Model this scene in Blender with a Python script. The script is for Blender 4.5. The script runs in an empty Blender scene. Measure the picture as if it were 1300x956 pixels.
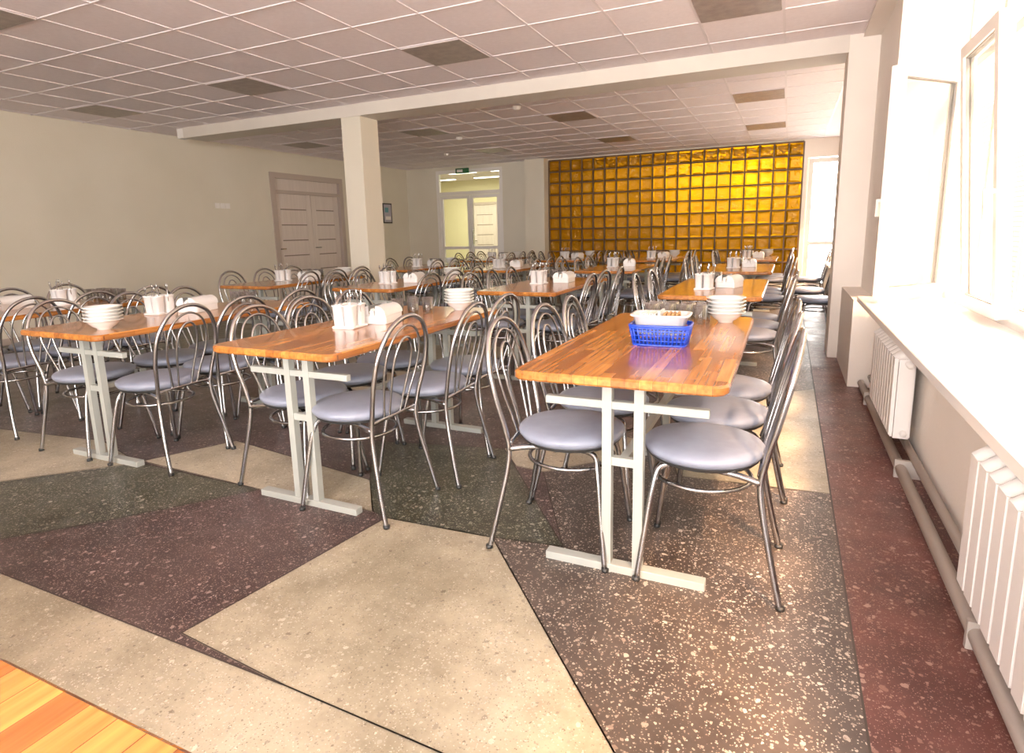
import bpy, bmesh, math, random
from mathutils import Vector, Matrix
random.seed(7)
C=bpy.context.scene
col=C.collection
# ---------------- camera (calibrated from the vanishing points of the photo)
f=753.
Yc=Vector((352,-145,f)).normalized()
Xc=-Vector((-1650,-98,f)).normalized()
Xc=(Xc-Yc*Xc.dot(Yc)).normalized()
Zc=Xc.cross(Yc)
H=1.2
cam=bpy.data.cameras.new('camera'); co=bpy.data.objects.new('camera',cam); col.objects.link(co)
cam.sensor_width=36; cam.sensor_fit='HORIZONTAL'; cam.lens=f/1300*36; cam.shift_y=-45/1300; cam.clip_start=.02
R=Vector((Xc.x,Yc.x,Zc.x)); D=Vector((Xc.y,Yc.y,Zc.y)); W=Vector((Xc.z,Yc.z,Zc.z))
co.matrix_world=Matrix(((R.x,-D.x,-W.x,0),(R.y,-D.y,-W.y,0),(R.z,-D.z,-W.z,H),(0,0,0,1))); C.camera=co
# ---------------- materials
def nmat(name,colr=(.8,.8,.8),rough=.5,metal=0):
    m=bpy.data.materials.new(name); m.use_nodes=True
    b=m.node_tree.nodes['Principled BSDF']
    b.inputs['Base Color'].default_value=(*colr,1); b.inputs['Roughness'].default_value=rough; b.inputs['Metallic'].default_value=metal
    return m
def nd(m,t,**kw):
    n=m.node_tree.nodes.new(t)
    for k,v in kw.items(): setattr(n,k,v)
    return n
def lk(m,a,b): m.node_tree.links.new(a,b)
def noisy(m,c1,c2,scale=5,detail=4,bump=0,bscale=None,coord='Object'):
    b=m.node_tree.nodes['Principled BSDF']
    tc=nd(m,'ShaderNodeTexCoord'); n=nd(m,'ShaderNodeTexNoise'); n.inputs['Scale'].default_value=scale; n.inputs['Detail'].default_value=detail
    lk(m,tc.outputs[coord],n.inputs['Vector'])
    r=nd(m,'ShaderNodeValToRGB'); r.color_ramp.elements[0].color=(*c1,1); r.color_ramp.elements[1].color=(*c2,1)
    r.color_ramp.elements[0].position=.3; r.color_ramp.elements[1].position=.7
    lk(m,n.outputs['Fac'],r.inputs['Fac']); lk(m,r.outputs['Color'],b.inputs['Base Color'])
    if bump:
        n2=nd(m,'ShaderNodeTexNoise'); n2.inputs['Scale'].default_value=bscale or scale*8; n2.inputs['Detail'].default_value=3
        lk(m,tc.outputs[coord],n2.inputs['Vector'])
        bp=nd(m,'ShaderNodeBump'); bp.inputs['Strength'].default_value=bump; bp.inputs['Distance'].default_value=.01
        lk(m,n2.outputs['Fac'],bp.inputs['Height']); lk(m,bp.outputs['Normal'],b.inputs['Normal'])
    return m
def terrazzo(name,base1,base2,chipA,chipB,amount,rough=.28,big=1.0):
    m=nmat(name,rough=rough); b=m.node_tree.nodes['Principled BSDF']
    tc=nd(m,'ShaderNodeTexCoord')
    n=nd(m,'ShaderNodeTexNoise'); n.inputs['Scale'].default_value=2.2; n.inputs['Detail'].default_value=10; n.inputs['Roughness'].default_value=.72
    lk(m,tc.outputs['Object'],n.inputs['Vector'])
    r=nd(m,'ShaderNodeValToRGB'); r.color_ramp.elements[0].color=(*base1,1); r.color_ramp.elements[1].color=(*base2,1)
    r.color_ramp.elements[0].position=.38; r.color_ramp.elements[1].position=.62
    lk(m,n.outputs['Fac'],r.inputs['Fac'])
    cur=r.outputs['Color']
    for sc,am,thr in ((40,amount*.6*big,.42),(95,amount*.8,.44),(220,amount*1.1,.5)):
        nw=nd(m,'ShaderNodeTexNoise'); nw.inputs['Scale'].default_value=sc*1.3
        lk(m,tc.outputs['Object'],nw.inputs['Vector'])
        va=nd(m,'ShaderNodeVectorMath',operation='MULTIPLY_ADD'); va.inputs[1].default_value=(.8/sc,)*3
        lk(m,nw.outputs['Color'],va.inputs[0]); lk(m,tc.outputs['Object'],va.inputs[2])
        v=nd(m,'ShaderNodeTexVoronoi'); v.inputs['Scale'].default_value=sc
        lk(m,va.outputs[0],v.inputs['Vector'])
        sp=nd(m,'ShaderNodeSeparateColor'); lk(m,v.outputs['Color'],sp.inputs[0])
        g=nd(m,'ShaderNodeMath',operation='LESS_THAN'); g.inputs[1].default_value=am; lk(m,sp.outputs[0],g.inputs[0])
        ts=nd(m,'ShaderNodeMath',operation='MULTIPLY_ADD'); ts.inputs[1].default_value=thr*.7; ts.inputs[2].default_value=thr*.45; lk(m,sp.outputs[2],ts.inputs[0])
        d=nd(m,'ShaderNodeMath',operation='LESS_THAN'); lk(m,v.outputs['Distance'],d.inputs[0]); lk(m,ts.outputs[0],d.inputs[1])
        mu=nd(m,'ShaderNodeMath',operation='MULTIPLY'); lk(m,g.outputs[0],mu.inputs[0]); lk(m,d.outputs[0],mu.inputs[1])
        cr=nd(m,'ShaderNodeMix',data_type='RGBA'); cr.inputs['A'].default_value=(*chipA,1); cr.inputs['B'].default_value=(*chipB,1)
        lk(m,sp.outputs[1],cr.inputs['Factor'])
        mx=nd(m,'ShaderNodeMix',data_type='RGBA'); lk(m,mu.outputs[0],mx.inputs['Factor']); lk(m,cur,mx.inputs['A']); lk(m,cr.outputs['Result'],mx.inputs['B'])
        cur=mx.outputs['Result']
    nn=nd(m,'ShaderNodeTexNoise'); nn.inputs['Scale'].default_value=.9; nn.inputs['Detail'].default_value=9; nn.inputs['Roughness'].default_value=.7
    lk(m,tc.outputs['Object'],nn.inputs['Vector'])
    rr=nd(m,'ShaderNodeValToRGB'); rr.color_ramp.elements[0].color=(.68,.66,.62,1); rr.color_ramp.elements[1].color=(1.12,1.11,1.10,1); rr.color_ramp.elements[0].position=.38; rr.color_ramp.elements[1].position=.60
    lk(m,nn.outputs['Fac'],rr.inputs['Fac'])
    mm=nd(m,'ShaderNodeMix',data_type='RGBA',blend_type='MULTIPLY'); mm.inputs['Factor'].default_value=1; lk(m,cur,mm.inputs['A']); lk(m,rr.outputs['Color'],mm.inputs['B'])
    lk(m,mm.outputs['Result'],b.inputs['Base Color'])
    n3=nd(m,'ShaderNodeTexNoise'); n3.inputs['Scale'].default_value=6; n3.inputs['Detail'].default_value=6
    lk(m,tc.outputs['Object'],n3.inputs['Vector'])
    mr=nd(m,'ShaderNodeMapRange'); mr.inputs['To Min'].default_value=rough-.05; mr.inputs['To Max'].default_value=rough+.3
    lk(m,n3.outputs['Fac'],mr.inputs['Value']); lk(m,mr.outputs[0],b.inputs['Roughness'])
    return m
T_maroon=terrazzo('terrazzo_maroon',(.046,.027,.027),(.090,.056,.052),(.38,.29,.27),(.16,.10,.09),.30)
T_brown=terrazzo('terrazzo_brown',(.054,.040,.035),(.105,.080,.068),(.66,.58,.50),(.24,.17,.14),.23,.28,.9)
T_beige=terrazzo('terrazzo_beige',(.31,.265,.19),(.50,.44,.325),(.20,.16,.11),(.66,.60,.50),.28)
T_green=terrazzo('terrazzo_green',(.034,.034,.022),(.068,.066,.043),(.34,.32,.26),(.12,.12,.08),.28)
T_red=terrazzo('terrazzo_red',(.085,.028,.025),(.170,.060,.050),(.42,.27,.23),(.22,.10,.08),.24,.32)
joint=nmat('joint_dark',(.05,.038,.032),.6)
cream=noisy(nmat('wall_cream_paint',rough=.75),(.72,.665,.55),(.78,.725,.61),1.2,4,.15,60)
white_wall=noisy(nmat('wall_white_paint',rough=.6),(.85,.775,.70),(.90,.825,.75),1.5,4,.15,50)
pvc=nmat('white_pvc',(.90,.86,.82),.45)
sillm=nmat('sill_white',(.90,.86,.83),.18)
tile=noisy(nmat('ceiling_tile',rough=.9),(.86,.785,.82),(.91,.835,.87),30,6,.4,220)
gridm=nmat('ceiling_grid_metal',(.80,.73,.76),.5)
panelm=noisy(nmat('light_panel_prismatic',rough=.35),(.26,.21,.19),(.36,.30,.27),14,2,.3,90)
beamm=noisy(nmat('beam_paint',rough=.7),(.66,.61,.55),(.72,.67,.60),2,3)
steelp=nmat('table_frame_paint',(.39,.405,.375),.35)
chrome=nmat('chair_metal',(.45,.45,.47),.22,1.0)
seatm=noisy(nmat('seat_vinyl',rough=.34),(.23,.25,.33),(.26,.285,.37),20,2,.08,300)
plastic_w=nmat('plastic_white',(.78,.77,.77),.3)
ceramic=nmat('ceramic_white',(.78,.77,.75),.12)
plastic_b=nmat('plastic_blue',(.010,.055,.56),.3)
steel=nmat('cutlery_steel',(.45,.45,.45),.2,1)
napkin=nmat('napkin_paper',(.85,.80,.74),.9)
bread=noisy(nmat('bread',rough=.9),(.30,.14,.05),(.50,.28,.12),40,4,.5,120)
radm=nmat('radiator_enamel',(.84,.80,.77),.3)
pipem=nmat('pipe_paint',(.42,.37,.33),.45)
black=nmat('black_plastic',(.02,.02,.02),.4)
gasket=nmat('window_gasket',(.30,.28,.26),.6)
def woodtop():
    m=nmat('butcher_block_wood',rough=.24); b=m.node_tree.nodes['Principled BSDF']
    tc=nd(m,'ShaderNodeTexCoord'); mp=nd(m,'ShaderNodeMapping'); mp.inputs['Rotation'].default_value=(0,0,math.pi/2)
    lk(m,tc.outputs['Object'],mp.inputs['Vector'])
    br=nd(m,'ShaderNodeTexBrick'); br.offset=.37; br.inputs['Scale'].default_value=1; br.inputs['Brick Width'].default_value=.34; br.inputs['Row Height'].default_value=.043
    br.inputs['Mortar Size'].default_value=.0006; br.inputs['Color1'].default_value=(.30,.095,.018,1); br.inputs['Color2'].default_value=(.62,.25,.052,1); br.inputs['Mortar'].default_value=(.16,.05,.015,1)
    lk(m,mp.outputs[0],br.inputs['Vector'])
    mp2=nd(m,'ShaderNodeMapping'); mp2.inputs['Scale'].default_value=(60,3,60); lk(m,tc.outputs['Object'],mp2.inputs['Vector'])
    n=nd(m,'ShaderNodeTexNoise'); n.inputs['Scale'].default_value=1; n.inputs['Detail'].default_value=6; lk(m,mp2.outputs[0],n.inputs['Vector'])
    r=nd(m,'ShaderNodeValToRGB'); r.color_ramp.elements[0].color=(.62,.54,.48,1); r.color_ramp.elements[1].color=(1.15,1.12,1.1,1)
    r.color_ramp.elements[0].position=.3; r.color_ramp.elements[1].position=.65
    lk(m,n.outputs['Fac'],r.inputs['Fac'])
    mx=nd(m,'ShaderNodeMix',data_type='RGBA',blend_type='MULTIPLY'); mx.inputs['Factor'].default_value=1
    lk(m,br.outputs['Color'],mx.inputs['A']); lk(m,r.outputs['Color'],mx.inputs['B']); lk(m,mx.outputs['Result'],b.inputs['Base Color'])
    b.inputs['Coat Weight'].default_value=.4; b.inputs['Coat Roughness'].default_value=.08
    return m
wood=woodtop()
def doorwood():
    m=nmat('door_laminate',rough=.5); b=m.node_tree.nodes['Principled BSDF']
    tc=nd(m,'ShaderNodeTexCoord'); mp2=nd(m,'ShaderNodeMapping'); mp2.inputs['Scale'].default_value=(30,30,2); lk(m,tc.outputs['Object'],mp2.inputs['Vector'])
    n=nd(m,'ShaderNodeTexNoise'); n.inputs['Scale'].default_value=1; n.inputs['Detail'].default_value=5; lk(m,mp2.outputs[0],n.inputs['Vector'])
    r=nd(m,'ShaderNodeValToRGB'); r.color_ramp.elements[0].color=(.62,.53,.48,1); r.color_ramp.elements[1].color=(.80,.71,.65,1)
    lk(m,n.outputs['Fac'],r.inputs['Fac']); lk(m,r.outputs['Color'],b.inputs['Base Color']); return m
doorm=doorwood()
def clear(name,tint,blend,mul,rough=.02):
    m=bpy.data.materials.new(name); m.use_nodes=True; nt=m.node_tree; nt.nodes.remove(nt.nodes['Principled BSDF'])
    out=nt.nodes['Material Output']; t=nd(m,'ShaderNodeBsdfTransparent'); t.inputs[0].default_value=(*tint,1)
    g=nd(m,'ShaderNodeBsdfGlossy'); g.inputs['Roughness'].default_value=rough
    fr=nd(m,'ShaderNodeLayerWeight'); fr.inputs['Blend'].default_value=blend
    mu=nd(m,'ShaderNodeMath',operation='MULTIPLY_ADD'); mu.inputs[1].default_value=mul; mu.inputs[2].default_value=.02; lk(m,fr.outputs['Facing'],mu.inputs[0])
    mx=nd(m,'ShaderNodeMixShader'); lk(m,mu.outputs[0],mx.inputs[0]); lk(m,t.outputs[0],mx.inputs[1]); lk(m,g.outputs[0],mx.inputs[2]); lk(m,mx.outputs[0],out.inputs[0]); return m
pane=clear('window_glass',(.97,.98,.97),.15,.25)
tumbler=clear('tumbler_glass',(.80,.83,.84),.5,1.0,.05)
def amber():
    m=bpy.data.materials.new('amber_glass_block'); m.use_nodes=True; nt=m.node_tree; nt.nodes.remove(nt.nodes['Principled BSDF'])
    out=nt.nodes['Material Output']
    tc=nd(m,'ShaderNodeTexCoord'); w=nd(m,'ShaderNodeTexNoise'); w.inputs['Scale'].default_value=9; w.inputs['Detail'].default_value=3; lk(m,tc.outputs['Object'],w.inputs['Vector'])
    bp=nd(m,'ShaderNodeBump'); bp.inputs['Strength'].default_value=1; bp.inputs['Distance'].default_value=.06; lk(m,w.outputs['Fac'],bp.inputs['Height'])
    tr=nd(m,'ShaderNodeBsdfTranslucent'); tr.inputs[0].default_value=(.72,.30,.002,1)
    tp=nd(m,'ShaderNodeBsdfRefraction'); tp.inputs['Color'].default_value=(.92,.44,.004,1); tp.inputs['Roughness'].default_value=.2; tp.inputs['IOR'].default_value=1.2; lk(m,bp.outputs[0],tp.inputs['Normal'])
    m1=nd(m,'ShaderNodeMixShader'); m1.inputs[0].default_value=.7; lk(m,tr.outputs[0],m1.inputs[1]); lk(m,tp.outputs[0],m1.inputs[2])
    df=nd(m,'ShaderNodeBsdfDiffuse'); df.inputs[0].default_value=(.13,.05,.002,1)
    m3=nd(m,'ShaderNodeMixShader'); m3.inputs[0].default_value=.25; lk(m,m1.outputs[0],m3.inputs[1]); lk(m,df.outputs[0],m3.inputs[2])
    g=nd(m,'ShaderNodeBsdfGlossy'); g.inputs['Roughness'].default_value=.10; g.inputs[0].default_value=(1,.80,.40,1); lk(m,bp.outputs[0],g.inputs['Normal'])
    m2=nd(m,'ShaderNodeMixShader'); m2.inputs[0].default_value=.06; lk(m,m3.outputs[0],m2.inputs[1]); lk(m,g.outputs[0],m2.inputs[2])
    lk(m,m2.outputs[0],out.inputs[0]); return m
amberm=amber()
mortar=nmat('block_mortar',(.11,.06,.03),.6)
def brickm():
    m=nmat('exterior_brick',rough=.9); b=m.node_tree.nodes['Principled BSDF']
    b.inputs['Specular IOR Level'].default_value=.05
    tc=nd(m,'ShaderNodeTexCoord'); sx=nd(m,'ShaderNodeSeparateXYZ'); cb=nd(m,'ShaderNodeCombineXYZ')
    lk(m,tc.outputs['Object'],sx.inputs[0]); lk(m,sx.outputs['Y'],cb.inputs['X']); lk(m,sx.outputs['Z'],cb.inputs['Y'])
    br=nd(m,'ShaderNodeTexBrick'); br.inputs['Scale'].default_value=1; br.inputs['Brick Width'].default_value=.30; br.inputs['Row Height'].default_value=.10; br.inputs['Mortar Size'].default_value=.012
    br.inputs['Color1'].default_value=(.180,.145,.085,1); br.inputs['Color2'].default_value=(.22,.175,.108,1); br.inputs['Mortar'].default_value=(.110,.080,.046,1)
    lk(m,cb.outputs[0],br.inputs['Vector']); lk(m,br.outputs['Color'],b.inputs['Base Color']); return m
brick=brickm()
def emis(name,c,s):
    m=nmat(name,(.9,.9,.9),.5); b=m.node_tree.nodes['Principled BSDF']; b.inputs['Emission Color'].default_value=(*c,1); b.inputs['Emission Strength'].default_value=s; return m
# ---------------- mesh builder
class MB:
    def __init__(s): s.v=[];s.f=[];s.m=[];s.sm=[];s.mats=[]
    def mi(s,m):
        if m not in s.mats: s.mats.append(m)
        return s.mats.index(m)
    def add(s,vs,fs,m,smooth=False):
        o=len(s.v); s.v+=[tuple(p) for p in vs]; k=s.mi(m)
        for q in fs: s.f.append([o+i for i in q]); s.m.append(k); s.sm.append(smooth)
    def box(s,a,b,m):
        x0,y0,z0=a;x1,y1,z1=b
        s.add([(x0,y0,z0),(x1,y0,z0),(x1,y1,z0),(x0,y1,z0),(x0,y0,z1),(x1,y0,z1),(x1,y1,z1),(x0,y1,z1)],
              [(0,3,2,1),(4,5,6,7),(0,1,5,4),(1,2,6,5),(2,3,7,6),(3,0,4,7)],m)
    def slab(s,w,l,z0,z1,r,m,bev=.004,c=(0,0),n=6,smooth=False):
        def ring(ins,z):
            rr=max(r-ins,.0005); out=[]
            for (sx,sy,a0) in ((1,1,0),(-1,1,90),(-1,-1,180),(1,-1,270)):
                for i in range(n+1):
                    a=math.radians(a0+90*i/n)
                    out.append((c[0]+sx*(w/2-r)+rr*math.cos(a),c[1]+sy*(l/2-r)+rr*math.sin(a),z))
            return out
        R=[ring(bev,z0),ring(0,z0+bev),ring(0,z1-bev),ring(bev,z1)]; k=len(R[0]); vs=[p for q in R for p in q]; fs=[]
        for j in range(3):
            for i in range(k): fs.append((j*k+i,j*k+(i+1)%k,(j+1)*k+(i+1)%k,(j+1)*k+i))
        fs.append(tuple(reversed(range(k)))); fs.append(tuple(range(3*k,4*k)))
        s.add(vs,fs,m,smooth)
    def tube(s,pts,r,m,closed=False,n=8,sm=0):
        P=[Vector(p) for p in pts]
        if sm:
            Q=[];N=len(P)
            rng=range(N) if closed else range(N-1)
            for i in rng:
                p0=P[(i-1)%N] if closed or i>0 else P[0]; p1=P[i]; p2=P[(i+1)%N]; p3=P[(i+2)%N] if closed or i+2<N else P[-1]
                for k in range(sm):
                    t=k/sm; Q.append(.5*((2*p1)+(p2-p0)*t+(2*p0-5*p1+4*p2-p3)*t*t+(-p0+3*p1-3*p2+p3)*t**3))
            if not closed: Q.append(P[-1])
            P=Q
        N=len(P); vs=[];fs=[]; up=None
        for i in range(N):
            a=P[(i-1)%N] if closed or i>0 else P[i]; b=P[(i+1)%N] if closed or i<N-1 else P[i]
            t=(b-a).normalized()
            if up is None:
                up=Vector((0,0,1)) if abs(t.z)<.9 else Vector((1,0,0))
            up=(up-t*up.dot(t)).normalized(); sd=t.cross(up)
            for k in range(n):
                an=2*math.pi*k/n; vs.append(P[i]+up*math.cos(an)*r+sd*math.sin(an)*r)
        for i in range(N if closed else N-1):
            j=(i+1)%N
            for k in range(n): fs.append((i*n+k,i*n+(k+1)%n,j*n+(k+1)%n,j*n+k))
        if not closed: fs.append(tuple(reversed(range(n)))); fs.append(tuple((N-1)*n+k for k in range(n)))
        s.add(vs,fs,m,True)
    def lathe(s,prof,m,c=(0,0,0),n=24,sx=1,sy=1):
        vs=[];fs=[]
        for (r,z) in prof:
            for k in range(n):
                a=2*math.pi*k/n; vs.append((c[0]+r*math.cos(a)*sx,c[1]+r*math.sin(a)*sy,c[2]+z))
        for j in range(len(prof)-1):
            for k in range(n): fs.append((j*n+k,j*n+(k+1)%n,(j+1)*n+(k+1)%n,(j+1)*n+k))
        s.add(vs,fs,m,True)
    def mesh(s,name):
        me=bpy.data.meshes.new(name); me.from_pydata(s.v,[],s.f)
        for m in s.mats: me.materials.append(m)
        for i,p in enumerate(me.polygons): p.material_index=s.m[i]; p.use_smooth=s.sm[i]
        me.update(); return me
    def obj(s,name,loc=(0,0,0),rz=0):
        return put(s.mesh(name),name,loc,rz)
def put(me,name,loc=(0,0,0),rz=0):
    o=bpy.data.objects.new(name,me); o.location=loc; o.rotation_euler=(0,0,rz); col.objects.link(o); return o
def bx(name,a,b,m):
    k=MB(); k.box(a,b,m); return k.obj(name)
# ---------------- room
XL=-8.6; YB=12.6; YN=-2.6; CH=2.78; XW=.99; XO=1.10
bx('floor',(XL-.2,YN-.2,-.15),(XW+.3,YB+.2,0),T_maroon)
world_polys=[
 (T_beige,[(-7.976,1.036),(-1.185,1.022),(-.591,1.005),(-.046,.758),(-.2,-2.5),(-7.976,-2.5)]),
 (T_beige,[(-1.517,1.931),(-1.015,1.954),(-.457,1.336),(-.278,1.14),(-.591,1.005),(-1.185,1.022),(-1.647,1.059)]),
 (T_green,[(-4.23,.987),(-3.625,1.503),(-3.196,1.944),(-2.272,1.94),(-2.657,1.43),(-3.03,1.03)]),
 (T_beige,[(-5.211,1.26),(-4.684,1.994),(-3.771,2.101),(-3.196,1.944),(-3.625,1.503),(-4.23,.987)]),
 (T_beige,[(-3.199,1.968),(-2.975,2.407),(-1.837,2.233),(-1.609,1.957),(-2.272,1.94)]),
 (T_green,[(-2.191,2.709),(-1.40,2.873),(-.729,1.994),(-1.015,1.954),(-1.517,1.931),(-1.609,1.957),(-1.837,2.233)]),
 (T_beige,[(-1.40,2.873),(-1.001,3.392),(-.539,3.206),(-1.069,2.643),(-1.233,2.667)]),
 (T_brown,[(-1.069,2.643),(-.539,3.206),(-.436,2.84),(.237,2.887),(.235,1.634),(.235,-2.5),(-.2,-2.5),(-.046,.758),(-.278,1.14),(-.457,1.336),(-1.015,1.954),(-.729,1.994)]),
 (T_beige,[(-.025,4.615),(.237,4.843),(.237,2.887),(-.436,2.84),(-.539,3.206)]),
 (T_brown,[(.047,7.04),(.237,7.12),(.237,4.843),(-.025,4.615),(-.531,4.943)]),
 (T_beige,[(-5,4.2),(-3,3.6),(-2.4,5.5),(-4.4,6.2)]),(T_green,[(-8.5,3),(-5,4.2),(-4.4,6.2),(-8.5,6.0)]),
 (T_beige,[(-8.5,7),(-5,6.6),(-3,8),(-6,9.5)]),(T_beige,[(-2,6.5),(-.3,7),(-.5,9),(-2.2,8.4)]),(T_brown,[(-.3,7.2),(.23,7.2),(.23,12.5),(-.5,9)])]
k=MB(); kj=MB()
for i,(m,p) in enumerate(world_polys):
    z=.0006+.0002*i
    k.add([(x,y,z) for x,y in p],[tuple(range(len(p)))],m)
    for a,b in zip(p,p[1:]+p[:1]):
        a=Vector((*a,0)); b=Vector((*b,0)); d=(b-a)
        if d.length<.01: continue
        n=Vector((-d.y,d.x,0)).normalized()*.0022; e=Vector((0,0,.0045))
        kj.add([a-n+e,b-n+e,b+n+e,a+n+e],[(0,1,2,3)],joint)
z=.0042
k.add([(.235,YN,z),(XW,YN,z),(XW,YB,z),(.235,YB,z)],[(0,1,2,3)],T_red)
kj.add([(.232,YN,.0046),(.238,YN,.0046),(.238,YB,.0046),(.232,YB,.0046)],[(0,1,2,3)],joint)
o=k.obj('floor_terrazzo_inlay'); o2=kj.obj('trim_floor_joints')
for ob in (o,o2):
    bm=bmesh.new(); bm.from_mesh(ob.data)
    for fc in bm.faces:
        if fc.normal.z<0: fc.normal_flip()
    bm.to_mesh(ob.data); bm.free()
bx('ceiling',(XL-.2,YN-.2,CH),(XO,YB+.2,CH+.15),tile)
g=MB(); gw=.009; XT=-.12+.6*1
bx('ceiling_plaster_strip',(XT,YN,CH-.03),(XO,6.1,CH),white_wall)
xs=[]; x=XT
while x>XL: xs.append(x); x-=.6
ys=[4.55+.6*i for i in range(-11,3)]; ys=[y for y in ys if YN<y<6.05]
for x in xs:
    g.box((x-gw,YN,CH-.006),(x+gw,6.05,CH+.001),gridm); g.box((x-gw,6.5,CH-.006),(x+gw,YB,CH+.001),gridm)
for y in ys: g.box((XL,y-gw,CH-.0065),(XT,y+gw,CH+.001),gridm)
y=6.7
while y<YB: g.box((XL,y-gw,CH-.0065),(XT,y+gw,CH+.001),gridm); y+=.6
g.obj('trim_ceiling_grid')
for (px,py) in [(-.42,4.85),(-2.82,4.85),(-5.22,4.85),(-7.62,4.85),(-5.22,2.45),(-7.62,2.45),(-2.82,2.45),(-.42,2.45),
                (-.42,8.2),(-2.82,8.2),(-5.22,8.2),(-7.62,8.2),(-.42,10.6),(-2.82,10.6),(-5.22,10.6),(-.42,.05),(-2.82,.05)]:
    q=MB(); q.slab(.57,.57,CH-.014,CH-.007,.01,panelm,.002,(0,0)); q.box((-.288,-.288,CH-.010),(.288,.288,CH-.002),gridm); q.obj('ceiling_light_panel',(px,py,0))
w=MB()
w.box((XL-.2,YN-.2,0),(XL,8.25,CH),cream); w.box((XL-.2,10.2,0),(XL,YB,CH),cream); w.box((XL-.2,8.25,2.4),(XL,10.2,CH),cream)
w.box((XL-.22,8.2,0),(XL-.16,10.25,2.4),cream)
w.obj('wall_left')
w=MB(); w.box((XL-.2,YN-.2,0),(XO,YN,.6),cream); w.box((XL-.2,YN-.2,2.7),(XO,YN,CH),cream)
w.box((XL-.2,YN-.2,.6),(-2.6,YN,2.7),cream); w.box((.7,YN-.2,.6),(XO,YN,2.7),cream)  # opening added in this unseen wall to let in fill light
w.obj('wall_near')
w=MB()
w.box((XL-.2,YB,0),(-7.76,YB+.2,CH),cream); w.box((-7.76,YB,2.70),(-6.0,YB+.2,CH),cream)
w.box((-6.0,YB,0),(-4.86,YB+.2,CH),cream); w.box((-4.86,YB,0),(.17,YB+.2,.29),cream); w.box((-4.86,YB,2.74),(.17,YB+.2,CH),cream)
w.box((.17,YB,0),(.25,YB+.2,CH),white_wall); w.box((.25,YB,2.45),(XO,YB+.2,CH),white_wall); w.box((.95,YB,0),(XO,YB+.2,2.45),white_wall)
w.obj('wall_back')
bx('pilaster',(-5.34,YB-.25,0),(-4.88,YB,CH),cream)
bx('column',(-5.08,6.1,0),(-4.79,6.44,CH),cream)
bx('ceiling_beam',(-7.9,6.08,CH-.14),(.38,6.46,CH),beamm)
bx('trim_junction_box',(-8.05,6.1,CH-.13),(-7.93,6.22,CH),pvc)
bx('wall_right',(.64,YN,0),(XO,5.0,.66),white_wall)
w=MB(); w.box((.61,5.0,0),(XO,6.1,CH),white_wall); w.box((.46,5.0,0),(.61,6.1,.66),white_wall); w.obj('wall_right_pier')
bx('column',(.38,6.1,0),(XO,6.5,CH),white_wall)
bx('wall_right_header',(XW,YN-.2,2.72),(XO,YB,CH),white_wall)
bx('wall_right_far',(.64,6.5,0),(XO,YB,.66),white_wall)
bx('wall_right_corner',(.80,11.9,.66),(XO,YB,CH),white_wall)
k=MB(); k.slab(.53,7.5,.66,.70,.012,sillm,.004,(.735,1.15)); k.obj('window_sill')
k=MB(); k.slab(.50,5.4,.66,.70,.012,sillm,.004,(.75,9.2)); k.obj('window_sill')
def sash(k,x,a,b,z0,z1,sw=.06,d=.03):
    k.box((x-d,a+sw,z0),(x+d,b-sw,z0+sw),pvc); k.box((x-d,a+sw,z1-sw),(x+d,b-sw,z1),pvc)
    k.box((x-d,a,z0),(x+d,a+sw,z1),pvc); k.box((x-d,b-sw,z0),(x+d,b,z1),pvc)
    g_=.005
    for (p,q,r_,t) in ((a+sw,b-sw,z0+sw,z0+sw+g_),(a+sw,b-sw,z1-sw-g_,z1-sw),(a+sw,a+sw+g_,z0+sw+g_,z1-sw-g_),(b-sw-g_,b-sw,z0+sw+g_,z1-sw-g_)):
        k.box((x-d*.6,p,r_),(x+d*.6,q,t),gasket)
    k.box((x-.004,a+sw+g_,z0+sw+g_),(x+.004,b-sw-g_,z1-sw-g_),pane)
    hz=(z0+z1)/2-.1
    k.box((x-d-.03,a+.02,hz),(x-d,a+.04,hz+.02),pvc); k.box((x-d-.045,a+.02,hz-.09),(x-d-.03,a+.04,hz+.02),pvc)
def window(name,y0,y1,z0,z1,zt,cells,x=XW+.03,opened=()):
    k=MB(); fw=.055; d=.035
    k.box((x-d,y0,z0),(x+d,y1,z0+fw),pvc); k.box((x-d,y0,z1-fw),(x+d,y1,z1),pvc)
    k.box((x-d,y0,z0+fw),(x+d,y0+fw,z1-fw),pvc); k.box((x-d,y1-fw,z0+fw),(x+d,y1,z1-fw),pvc)
    cw=(y1-y0)/cells
    for i in range(1,cells): k.box((x-d,y0+cw*i-fw/2,z0+fw),(x+d,y0+cw*i+fw/2,z1-fw),pvc)
    for i in range(cells):
        a=y0+cw*i+(fw/2 if i else fw); b=y0+cw*(i+1)-(fw/2 if i<cells-1 else fw)
        k.box((x-d+.001,a,zt-fw/2),(x+d-.001,b,zt+fw/2),pvc)
        k.box((x-.012,a,zt+fw/2),(x+.012,b,zt+fw/2+.006),gasket); k.box((x-.012,a,z1-fw-.006),(x+.012,b,z1-fw),gasket)
        k.box((x-.004,a,zt+fw/2+.006),(x+.004,b,z1-fw-.006),pane)
        if i not in opened: sash(k,x-.03,a-.012,b+.012,z0+fw-.015,zt-fw/2+.015)
    return k.obj(name)
window('window_1',2.75,4.95,.70,2.72,2.16,3,opened=(1,2))
window('window_2',.5,2.7,.70,2.72,2.16,3)
window('window_3',-2.55,.45,.70,2.72,2.16,4)
window('window_4',6.5,9.2,.70,2.72,2.16,3)
window('window_5',9.25,11.9,.70,2.72,2.16,3)
k=MB(); sash(k,0,-.62,0,0,1.40); o=k.obj('open_casement',(XW-.04,4.88,.74)); o.rotation_euler=(0,0,-math.radians(42))
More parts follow.
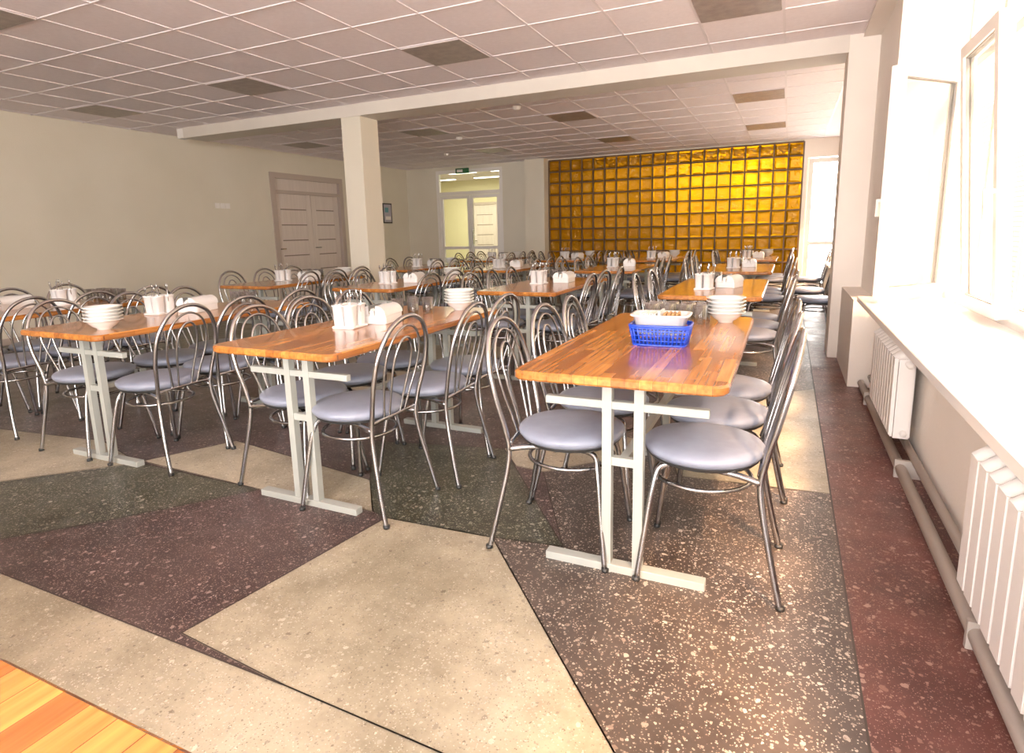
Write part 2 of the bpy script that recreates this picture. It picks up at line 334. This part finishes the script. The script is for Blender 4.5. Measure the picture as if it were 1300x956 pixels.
k=MB(); sash(k,0,-.67,0,0,1.40); o=k.obj('tilted_casement',(XW-.04,4.19,.74)); o.rotation_euler=(0,-math.radians(5),0)
# ---------------- glass block wall
gb=MB(); nc,nr=20,10; gx0,gx1,gz0,gz1=-4.86,.17,.29,2.74
pw=(gx1-gx0)/nc; ph=(gz1-gz0)/nr
for i in range(nc+1): gb.box((gx0+pw*i-.014,YB-.012,gz0),(gx0+pw*i+.014,YB+.09,gz1),mortar)
for j in range(nr+1): gb.box((gx0,YB-.010,gz0+ph*j-.014),(gx1,YB+.088,gz0+ph*j+.014),mortar)
for i in range(nc):
    for j in range(nr):
        x0=gx0+pw*i+.014; x1=x0+pw-.028; z0=gz0+ph*j+.014; z1=z0+ph-.028
        t=.03; yf=YB-.006; yb=YB+.03
        gb.add([(x0,yb,z0),(x1,yb,z0),(x1,yb,z1),(x0,yb,z1),(x0+t,yf,z0+t),(x1-t,yf,z0+t),(x1-t,yf,z1-t),(x0+t,yf,z1-t)],
               [(4,5,6,7),(0,1,5,4),(1,2,6,5),(2,3,7,6),(3,0,4,7)],amberm)
gb.obj('glass_block_wall')
hallw=nmat('hall_wall_yellow',(.74,.69,.44),.7)
HX=-11
k=MB(); k.box((HX,YB+3.4,0),(.3,YB+3.5,CH),hallw); k.box((-5.4,YB+.2,0),(-5.3,YB+3.4,CH),hallw); k.box((HX-.1,YB+.2,0),(HX,YB+3.5,CH),hallw); k.box((.2,YB+.2,0),(.3,YB+3.4,CH),hallw); k.box((HX,YB+.1,0),(XL-.2,YB+.2,CH),hallw); k.obj('wall_hall')
bx('floor_hall',(HX,YB+.2,-.15),(.3,YB+3.5,0),T_brown); bx('ceiling_hall',(HX,YB+.2,CH),(.3,YB+3.5,CH+.15),tile)
tubeL=emis('lamp_tube',(1,.95,.75),9)
for (x,y) in ((-7.6,YB+1.0),(-6.4,YB+1.0),(-9.0,YB+2.4),(-7.6,YB+2.4)):
    k=MB(); k.box((-.4,-.08,CH-.05),(.4,.08,CH-.001),pvc); k.box((-.38,-.06,CH-.06),(.38,.06,CH-.05),tubeL); k.obj('hall_ceiling_lamp',(x,y,0))
def area(name,loc,sx,sy,e,c,rot):
    l=bpy.data.lights.new(name,'AREA'); l.shape='RECTANGLE'; l.size=sx; l.size_y=sy; l.energy=e; l.color=c
    o=bpy.data.objects.new(name,l); o.location=loc; o.rotation_euler=rot; col.objects.link(o); return o
area('hall_light',(-7.8,YB+1.6,CH-.1),2.4,1.4,100,(1,.93,.66),(0,0,0))
for x,e in ((-2.2,27),(-.8,40),(-4.2,6)):
    area('storeroom_light',(x,YB+2.6,2.3),.4,.4,e,(1,.88,.55),(math.radians(85),0,0))
def leaf(k,x0,x1,z0,z1,y,m,glass=True,fw=.07):
    k.box((x0,y-.025,z0),(x0+fw,y+.025,z1),m); k.box((x1-fw,y-.025,z0),(x1,y+.025,z1),m)
    k.box((x0+fw,y-.025,z0),(x1-fw,y+.025,z0+.12),m); k.box((x0+fw,y-.025,z1-fw),(x1-fw,y+.025,z1),m)
    if glass: k.box((x0+fw,y-.004,z0+.12),(x1-fw,y+.004,z1-fw),pane); k.box((x0+fw,y-.024,.85),(x1-fw,y+.024,.92),m)
k=MB(); y=YB+.04
for a,b,c_,d_ in ((-7.76,-7.68,0,2.70),(-6.08,-6.0,0,2.70),(-7.68,-6.08,2.62,2.70),(-7.68,-6.08,2.12,2.20)):
    k.box((a,y-.04,c_),(b,y+.04,d_),pvc)
k.box((-7.68,y-.004,2.2),(-6.08,y+.004,2.62),pane)
leaf(k,-6.86,-6.09,.02,2.11,y,pvc)
k.box((-6.80,y-.07,.95),(-6.78,y-.03,1.3),steel)
leaf(k,-7.67,-6.87,.02,2.11,y,pvc)
k.obj('door_2')
k=MB(); k.box((-.17,-.02,0),(.17,.02,.12),nmat('sign_green',(.02,.12,.04),.5)); k.box((-.13,-.022,.03),(.02,-.02,.09),pvc); k.obj('exit_sign',(-7.0,YB-.06,2.60))
grv=nmat('door_groove',(.25,.19,.16),.6)
def woodleaf(k,axis,s0,s1,base,z1,sgn):
    def B(a0,a1,d0,d1,z0,zz,m):
        lo,hi=min(base+sgn*d0,base+sgn*d1),max(base+sgn*d0,base+sgn*d1)
        if axis=='y': k.box((lo,a0,z0),(hi,a1,zz),m)
        else: k.box((a0,lo,z0),(a1,hi,zz),m)
    B(s0,s1,0,.03,.01,z1,doorm)
    st=.13
    B(s0,s0+st,.03,.04,.01,z1,doorm); B(s1-st,s1,.03,.04,.01,z1,doorm)
    n=7; hh=(z1-.01)/n
    for i in range(n):
        B(s0+st+.004,s1-st-.004,.03,.038,.01+i*hh+.012,.01+(i+1)*hh-.012,doorm)
        B(s0+st,s1-st,.03,.031,.01+i*hh-.008,.01+i*hh+.012,grv)
    B(s0+.03,s0+.05,.04,.09,1.0,1.02,steel); B(s0+.03,s0+.15,.08,.095,1.0,1.02,steel)
k=MB()
X=XL-.06
fr=nmat('door_frame_laminate',(.50,.41,.36),.5)
k.box((XL-.12,8.25,0),(XL+.02,8.36,2.4),fr); k.box((XL-.12,10.1,0),(XL+.02,10.2,2.4),fr)
k.box((XL-.12,8.36,2.30),(XL+.02,10.1,2.4),fr); k.box((XL-.12,8.36,2.03),(XL+.01,10.1,2.09),fr); k.box((XL-.1,8.36,2.09),(XL-.05,10.1,2.30),doorm)
woodleaf(k,'y',8.37,9.30,X-.03,2.03,1); woodleaf(k,'y',9.31,10.09,X-.03,2.03,1)
k.obj('door_1')
k=MB(); woodleaf(k,'x',-8.6,-7.8,YB+3.39,2.05,-1); k.box((-8.68,YB+3.33,0),(-8.6,YB+3.40,2.12),fr);k.box((-7.8,YB+3.33,0),(-7.72,YB+3.40,2.12),fr);k.box((-8.6,YB+3.33,2.05),(-7.8,YB+3.40,2.12),fr); k.obj('door_3')
k=MB(); leaf(k,.27,.93,.02,2.43,YB+.05,pvc,True,.08); k.obj('door_4')
k=MB(); k.box((0,0,0),(.02,.34,.46),black); k.box((.02,.03,.03),(.022,.31,.43),nmat('poster_print',(.45,.42,.50),.4)); k.box((.022,.06,.25),(.023,.20,.36),nmat('poster_photo',(.1,.3,.35),.4)); k.box((.022,.08,.08),(.023,.28,.16),pvc); k.obj('framed_poster',(XL+.001,11.55,1.50))
k=MB()
for i in range(3): k.box((0,i*.1,0),(.012,i*.1+.085,.085),pvc); k.box((.012,i*.1+.02,.02),(.016,i*.1+.065,.065),pvc)
k.obj('light_switch',(XL+.001,7.05,1.72))
for (x,y) in ((-5.0,8.9),(-3.2,7.2),(-7.5,3.2),(-6.2,10.5)):
    k=MB(); k.lathe([(0,-.045),(.03,-.045),(.045,-.03),(.05,-.006),(.055,0)],pvc); k.obj('smoke_detector',(x,y,CH-.007))
bx('baseboard_left',(XL,YN,0),(XL+.015,8.24,.08),fr)
bx('baseboard_back',(-6,YB-.015,0),(-5.34,YB,.08),fr)
def radiator(y0,n):
    k=MB(); p=.08
    for i in range(n):
        yy=y0+p*i
        k.box((.525,yy+.008,.15),(.59,yy+p-.008,.55),radm)
        k.box((.505,yy+.008,.165),(.522,yy+p-.008,.555),radm)
        k.box((.515,yy+.03,.15),(.60,yy+.05,.565),radm)
        k.tube([(.515,yy+p/2,.545),(.545,yy+p/2,.57),(.59,yy+p/2,.565)],.03,radm,n=8)
    k.tube([(.565,y0-.05,.53),(.565,y0+n*p+.05,.53)],.016,radm); k.tube([(.565,y0-.02,.18),(.565,y0+n*p+.05,.18)],.016,radm)
    k.box((.59,y0+.1,.50),(.639,y0+.12,.52),radm); k.box((.59,y0+n*p-.12,.50),(.639,y0+n*p-.1,.52),radm)
    return k.obj('radiator')
radiator(.88,14); radiator(3.35,10); radiator(-1.6,14)
k=MB(); k.tube([(.545,YN+.05,.05),(.545,4.95,.05)],.024,pipem,n=12); k.tube([(.60,YN+.05,.10),(.60,4.95,.10)],.018,pipem,n=12)
for i in range(6): k.box((.52,-2+1.3*i,.0),(.63,-1.98+1.3*i,.09),pipem)
k.obj('heating_pipe')
def table_mesh():
    k=MB(); k.slab(.69,1.5,.718,.75,.05,wood,.007,n=8)
    for s in (-1,1):
        y=s*.58
        k.slab(.57,.045,0,.03,.004,steelp,.002,(0,y))
        for x in (-.055,.055):
            k.box((x-.0165,y-.0165,.03),(x+.0165,y+.0165,.70),steelp)
        k.slab(.56,.028,.602,.63,.004,steelp,.002,(0,y-.0))
        k.box((-.0385,y-.012,.40),(.0385,y+.012,.43),steelp)
        k.box((-.25,y-.02,.70),(.25,y+.02,.7175),steelp)
    k.box((-.015,-.58,.402),(.015,.58,.428),steelp)
    return k.mesh('dining_table')
tm=table_mesh()
def chair_mesh():
    k=MB(); SZ=.455
    prof=[(0,-.028),(.15,-.028),(.192,-.022),(.203,-.008),(.205,0.0),(.203,.006),(.196,.014),(.17,.022),(.10,.027),(0,.028)]
    k.lathe(prof,seatm,(0,0,SZ),32,1.0,1.0)
    k.lathe([(0,-.036),(.185,-.036),(.190,-.030),(.190,-.024)],black,(0,0,SZ),24)
    r=.0105
    L=[(-.27,-.205,0.0),(-.235,-.19,.15),(-.195,-.165,.36),(-.205,-.168,.47),(-.235,-.185,.60),(-.262,-.178,.72),(-.283,-.13,.815),(-.292,-.065,.858),(-.295,0,.87)]
    P=L+[(x,-y,z) for x,y,z in reversed(L[:-1])]
    k.tube(P,r,chrome,sm=5)
    A=[(-.195,-.075,.43),(-.215,-.095,.52),(-.242,-.12,.63),(-.265,-.115,.73),(-.28,-.075,.80),(-.285,0,.83)]
    k.tube(A+[(x,-y,z) for x,y,z in reversed(A[:-1])],.006,chrome,sm=5,n=6)
    A=[(-.195,-.04,.43),(-.218,-.05,.53),(-.245,-.062,.64),(-.265,-.055,.72),(-.275,-.03,.765),(-.278,0,.778)]
    k.tube(A+[(x,-y,z) for x,y,z in reversed(A[:-1])],.006,chrome,sm=5,n=6)
    k.tube([(-.19,-.165,.425),(-.195,-.08,.43),(-.197,0,.43),(-.195,.08,.43),(-.19,.165,.425)],.009,chrome,sm=3)
    for s in (-1,1):
        k.tube([(.188,s*.205,0),(.166,s*.18,.18),(.145,s*.15,.34),(.125,s*.125,.40),(.05,s*.115,.412),(-.10,s*.14,.412),(-.195,s*.165,.40)],r,chrome,sm=4)
        for (x,y) in ((-.27,s*.205),(.188,s*.205)): k.lathe([(0,0),(.014,0),(.014,.015),(0,.016)],black,(x,y,0),8)
    ring=[(.165*math.cos(a)*1.0,.165*math.sin(a)*.98,.345) for a in [2*math.pi*i/28 for i in range(28)]]
    k.tube(ring,.0075,chrome,closed=True)
    return k.mesh('dining_chair')
cm=chair_mesh()
def sq(n,W,L,p,c=(0,0)):
    out=[]
    for i in range(n):
        a=2*math.pi*i/n; c_,s_=math.cos(a),math.sin(a); q=(abs(c_)**p+abs(s_)**p)**(-1/p); out.append((c[0]+W*c_*q,c[1]+L*s_*q))
    return out
def holder_mesh():
    k=MB()
    k.slab(.125,.145,0,.012,.012,plastic_w,.003)
    for (x,y) in ((-.031,-.036),(.031,-.036),(-.031,.036),(.031,.036)):
        vs=[];n=16
        for (s,z) in ((.027,.008),(.032,.11),(.036,.112),(.036,.118),(.030,.118),(.025,.02)):
            vs+=[(a,b,z) for a,b in sq(n,s*.86,s,4,(x,y))]
        fs=[(j*n+i,j*n+(i+1)%n,(j+1)*n+(i+1)%n,(j+1)*n+i) for j in range(5) for i in range(n)]+[tuple(5*n+i for i in range(n))]
        k.add(vs,fs,plastic_w,True)
    for i in range(8):
        x=random.choice((-.031,.031))+random.uniform(-.015,.015); y=random.choice((-.036,.036))+random.uniform(-.015,.015)
        dx,dy=random.uniform(-.03,.03),random.uniform(-.03,.03); h=random.uniform(.15,.185)
        k.tube([(x,y,.02),(x+dx,y+dy,h)],.0025,steel,n=5)
        k.lathe([(0,-.018),(.005,-.012),(.007,0),(.005,.012),(0,.018)],steel,(x+dx,y+dy,h+.01),8,1,.35)
    return k.mesh('cutlery_holder')
def napbox_mesh():
    k=MB(); w,l=.15,.20
    k.slab(w,l,0,.045,.015,plastic_w,.003)
    k.box((-w/2+.012,-l/2+.012,.045),(w/2-.012,l/2-.012,.052),napkin)
    for s in (-1,1):
        vs=[];n=8
        for yy in (-l/2,l/2):
            for i in range(n+1):
                a=math.pi/2*i/n; vs.append((s*(w/2-.055*(1-math.cos(a))),yy,.045+.05*math.sin(a)))
        fs=[(i,i+1,n+2+i,n+1+i) for i in range(n)]
        k.add(vs,fs,plastic_w,True)
        for yy in (-l/2,l/2):
            vv=[(s*(w/2-.055*(1-math.cos(math.pi/2*i/n))),yy,.045+.05*math.sin(math.pi/2*i/n)) for i in range(n+1)]+[(s*(w/2-.055),yy,.045)]
            k.add(vv,[tuple(range(len(vv)))],plastic_w)
    for i in range(5): k.box((-.018,-.085+i*.001,.05+i*.006),(.018,.085,.054+i*.006),napkin)
    k.box((-.01,-l/2-.004,.02),(.01,l/2+.004,.07),plastic_w)
    return k.mesh('napkin_box')
def glass_mesh():
    k=MB(); k.lathe([(0,0),(.026,0),(.028,.004),(.034,.095),(.0325,.095),(.0265,.008),(0,.008)],tumbler,n=20); return k.mesh('drinking_glass')
def bowls_mesh(n=5):
    k=MB()
    for i in range(n):
        k.lathe([(0,.0),(.035,0),(.036,.008),(.055,.018),(.070,.034),(.080,.046),(.092,.050),(.092,.0535),(.079,.051),(.066,.036),(.05,.022),(0,.016)],ceramic,(random.uniform(-.002,.002),random.uniform(-.002,.002),i*.0175),32)
    return k.mesh('bowl_stack')
def basket_mesh():
    k=MB(); w,l,h=.235,.17,.08
    k.slab(w-.03,l-.03,0,.004,.02,plastic_b,.001)
    n=52
    def ringp(z):
        s=z/h; return [(a,b,z) for a,b in sq(n,(w-.03+.03*s)/2,(l-.03+.03*s)/2,6)]
    for z,r in ((.004,.004),(.022,.0025),(.042,.002),(.060,.003),(h,.005),(h-.008,.004)):
        k.tube(ringp(z),r,plastic_b,closed=True,n=6)
    b0,b1=ringp(.002),ringp(h)
    for i in range(n): k.tube([b0[i],b1[i]],.0034,plastic_b,n=5)
    return k.mesh('plastic_basket')
def tray_mesh():
    k=MB(); w,l=.215,.155
    n=32; vs=[]
    for (s,z) in ((-.022,.0),(-.003,.07),(.008,.072),(.008,.078),(-.006,.078),(-.026,.01)):
        vs+=[(a,b,z) for a,b in sq(n,w/2+s,l/2+s,6)]
    fs=[(j*n+i,j*n+(i+1)%n,(j+1)*n+(i+1)%n,(j+1)*n+i) for j in range(5) for i in range(n)]+[tuple(5*n+i for i in range(n)),tuple(reversed(range(n)))]
    k.add(vs,fs,plastic_w,True)
    k.box((-.004,-.06,.01),(.004,.06,.09),plastic_w)
    for i in range(4):
        k.slab(.012,.07,.012,.085,.004,bread,.003,(.02+i*.016,-.02+.004*(i%2)))
    for i in range(7): k.box((-.075+i*.009,-.05,.012),(-.07+i*.009,.05,.080+.001*(i%3)),napkin)
    return k.mesh('bread_tray')
hm,nm,gm,bm5,bm3,bk,tr=holder_mesh(),napbox_mesh(),glass_mesh(),bowls_mesh(5),bowls_mesh(4),basket_mesh(),tray_mesh()
TZ=.7502
cols=[-.48,-1.93,-3.42,-4.87]; rows=[1.75,4.2,6.65,9.1]
special={(1,0,1,0):(.20,-.02),(1,0,-1,0):(.20,.06),(2,0,1,0):(.29,0)}
for ci,x in enumerate(cols):
    for ri,y0 in enumerate(rows):
        xx=x; yy=y0+.75
        put(tm,'dining_table',(xx,yy,0),random.uniform(-.008,.008))
        for s in (-1,1):
            for j,dy in enumerate((-.42,.02,.44)):
                off=.25+random.uniform(-.01,.035); a=random.uniform(-.10,.10)
                cyy=yy+dy+random.uniform(-.02,.02)
                if ci==0 and ri==0: off=.245; a=(.02,-.04,.05)[j]
                if (ci,ri,s,j) in special: off,d=special[(ci,ri,s,j)]; cyy=yy+dy+d
                put(cm,'dining_chair',(xx+s*off,cyy,0),(0 if s<0 else math.pi)+a)
put(tm,'dining_table',(-.475,-.455,0)); 
for s in (-1,1):
    for dy in (-.42,.02): put(cm,'dining_chair',(-1.93+s*.26,-.46+dy,0),0 if s<0 else math.pi)
put(tm,'dining_table',(-1.93,-.46,0))
for (x,y,a) in ((.02,7.9,math.pi*.95),(.05,9.6,math.pi*1.02),(.1,6.9,math.pi)): put(cm,'dining_chair',(x+.22,y,0),a)
def G(x,y): put(gm,'drinking_glass',(x,y,TZ))
put(bk,'plastic_basket',(-.445,2.38,TZ),.03); put(tr,'bread_tray',(-.445,2.38,TZ+.045),.03)
for i in range(4):
    for j in range(2): G(-.60+i*.078+.01*j,2.93+j*.085)
put(bm5,'bowl_stack',(-.26,3.04,TZ))
put(hm,'cutlery_holder',(-2.0,2.36,TZ),.1); put(nm,'napkin_box',(-1.96,2.57,TZ),.15)
for i,(x,y) in enumerate(((-2.03,2.82),(-1.94,2.84),(-2.0,2.92),(-1.90,2.93))): G(x,y)
put(bm5,'bowl_stack',(-1.80,3.13,TZ))
put(bm5,'bowl_stack',(-3.27,1.92,TZ)); put(hm,'cutlery_holder',(-3.58,2.45,TZ),.1); put(nm,'napkin_box',(-3.48,2.64,TZ),.2)
for i in range(3): G(-3.5+.08*i,2.95)
put(bm3,'bowl_stack',(-4.75,2.05,TZ)); put(hm,'cutlery_holder',(-4.9,2.62,TZ)); put(nm,'napkin_box',(-5.03,2.35,TZ))
for i in range(4):
    for j in range(2): G(-4.98+i*.085,2.85+j*.085)
for ci,x in enumerate(cols):
    for ri,y0 in enumerate(rows[1:]):
        yy=y0+.75; d=random.uniform(-.15,.15)
        put(hm,'cutlery_holder',(x-.08,yy-.12+d,TZ),random.uniform(-.3,.3)); put(nm,'napkin_box',(x+.08,yy+.10+d,TZ),random.uniform(-.3,.3))
        for i in range(4): G(x-.12+.08*(i%2),yy+.33+.085*(i//2)+d)
        if random.random()<.6: put(bm3,'bowl_stack',(x+.18,yy+.55,TZ))
# ---------------- outside
bx('exterior_brick_wall',(4.2,-3,-.5),(4.5,26,7),brick)
bx('exterior_ground',(1.3,-8,-.6),(12,26,-.5),nmat('paving',(.5,.48,.45),.9))
wd=bpy.data.worlds.new('world'); C.world=wd; wd.use_nodes=True
bg=wd.node_tree.nodes['Background']; bg.inputs[0].default_value=(1,.94,.90,1); bg.inputs[1].default_value=20
def portal(name,loc,sx,sz,rot):
    o=area(name,loc,sx,sz,1,(1,1,1),rot); o.data.cycles.is_portal=True
for i,(a,b) in enumerate(((-2.5,.45),(.5,2.7),(2.75,4.95),(6.5,9.2),(9.25,11.9))):
    portal('sky_portal',(XW+.13,(a+b)/2,1.71),2.0,b-a,(0,math.pi/2,0))
portal('sky_portal',(-.95,YN-.22,1.65),3.3,2.1,(math.pi/2,0,0))  # portal for the added fill opening behind the camera
s=bpy.data.lights.new('sun','SUN'); s.energy=24; s.color=(1,.55,.27); s.angle=.16
so=bpy.data.objects.new('sun',s); so.rotation_euler=Vector((-.36,.5,-.70)).to_track_quat('-Z','Y').to_euler(); col.objects.link(so)
C.view_settings.view_transform='Standard'; C.view_settings.exposure=.15; C.view_settings.gamma=1.1
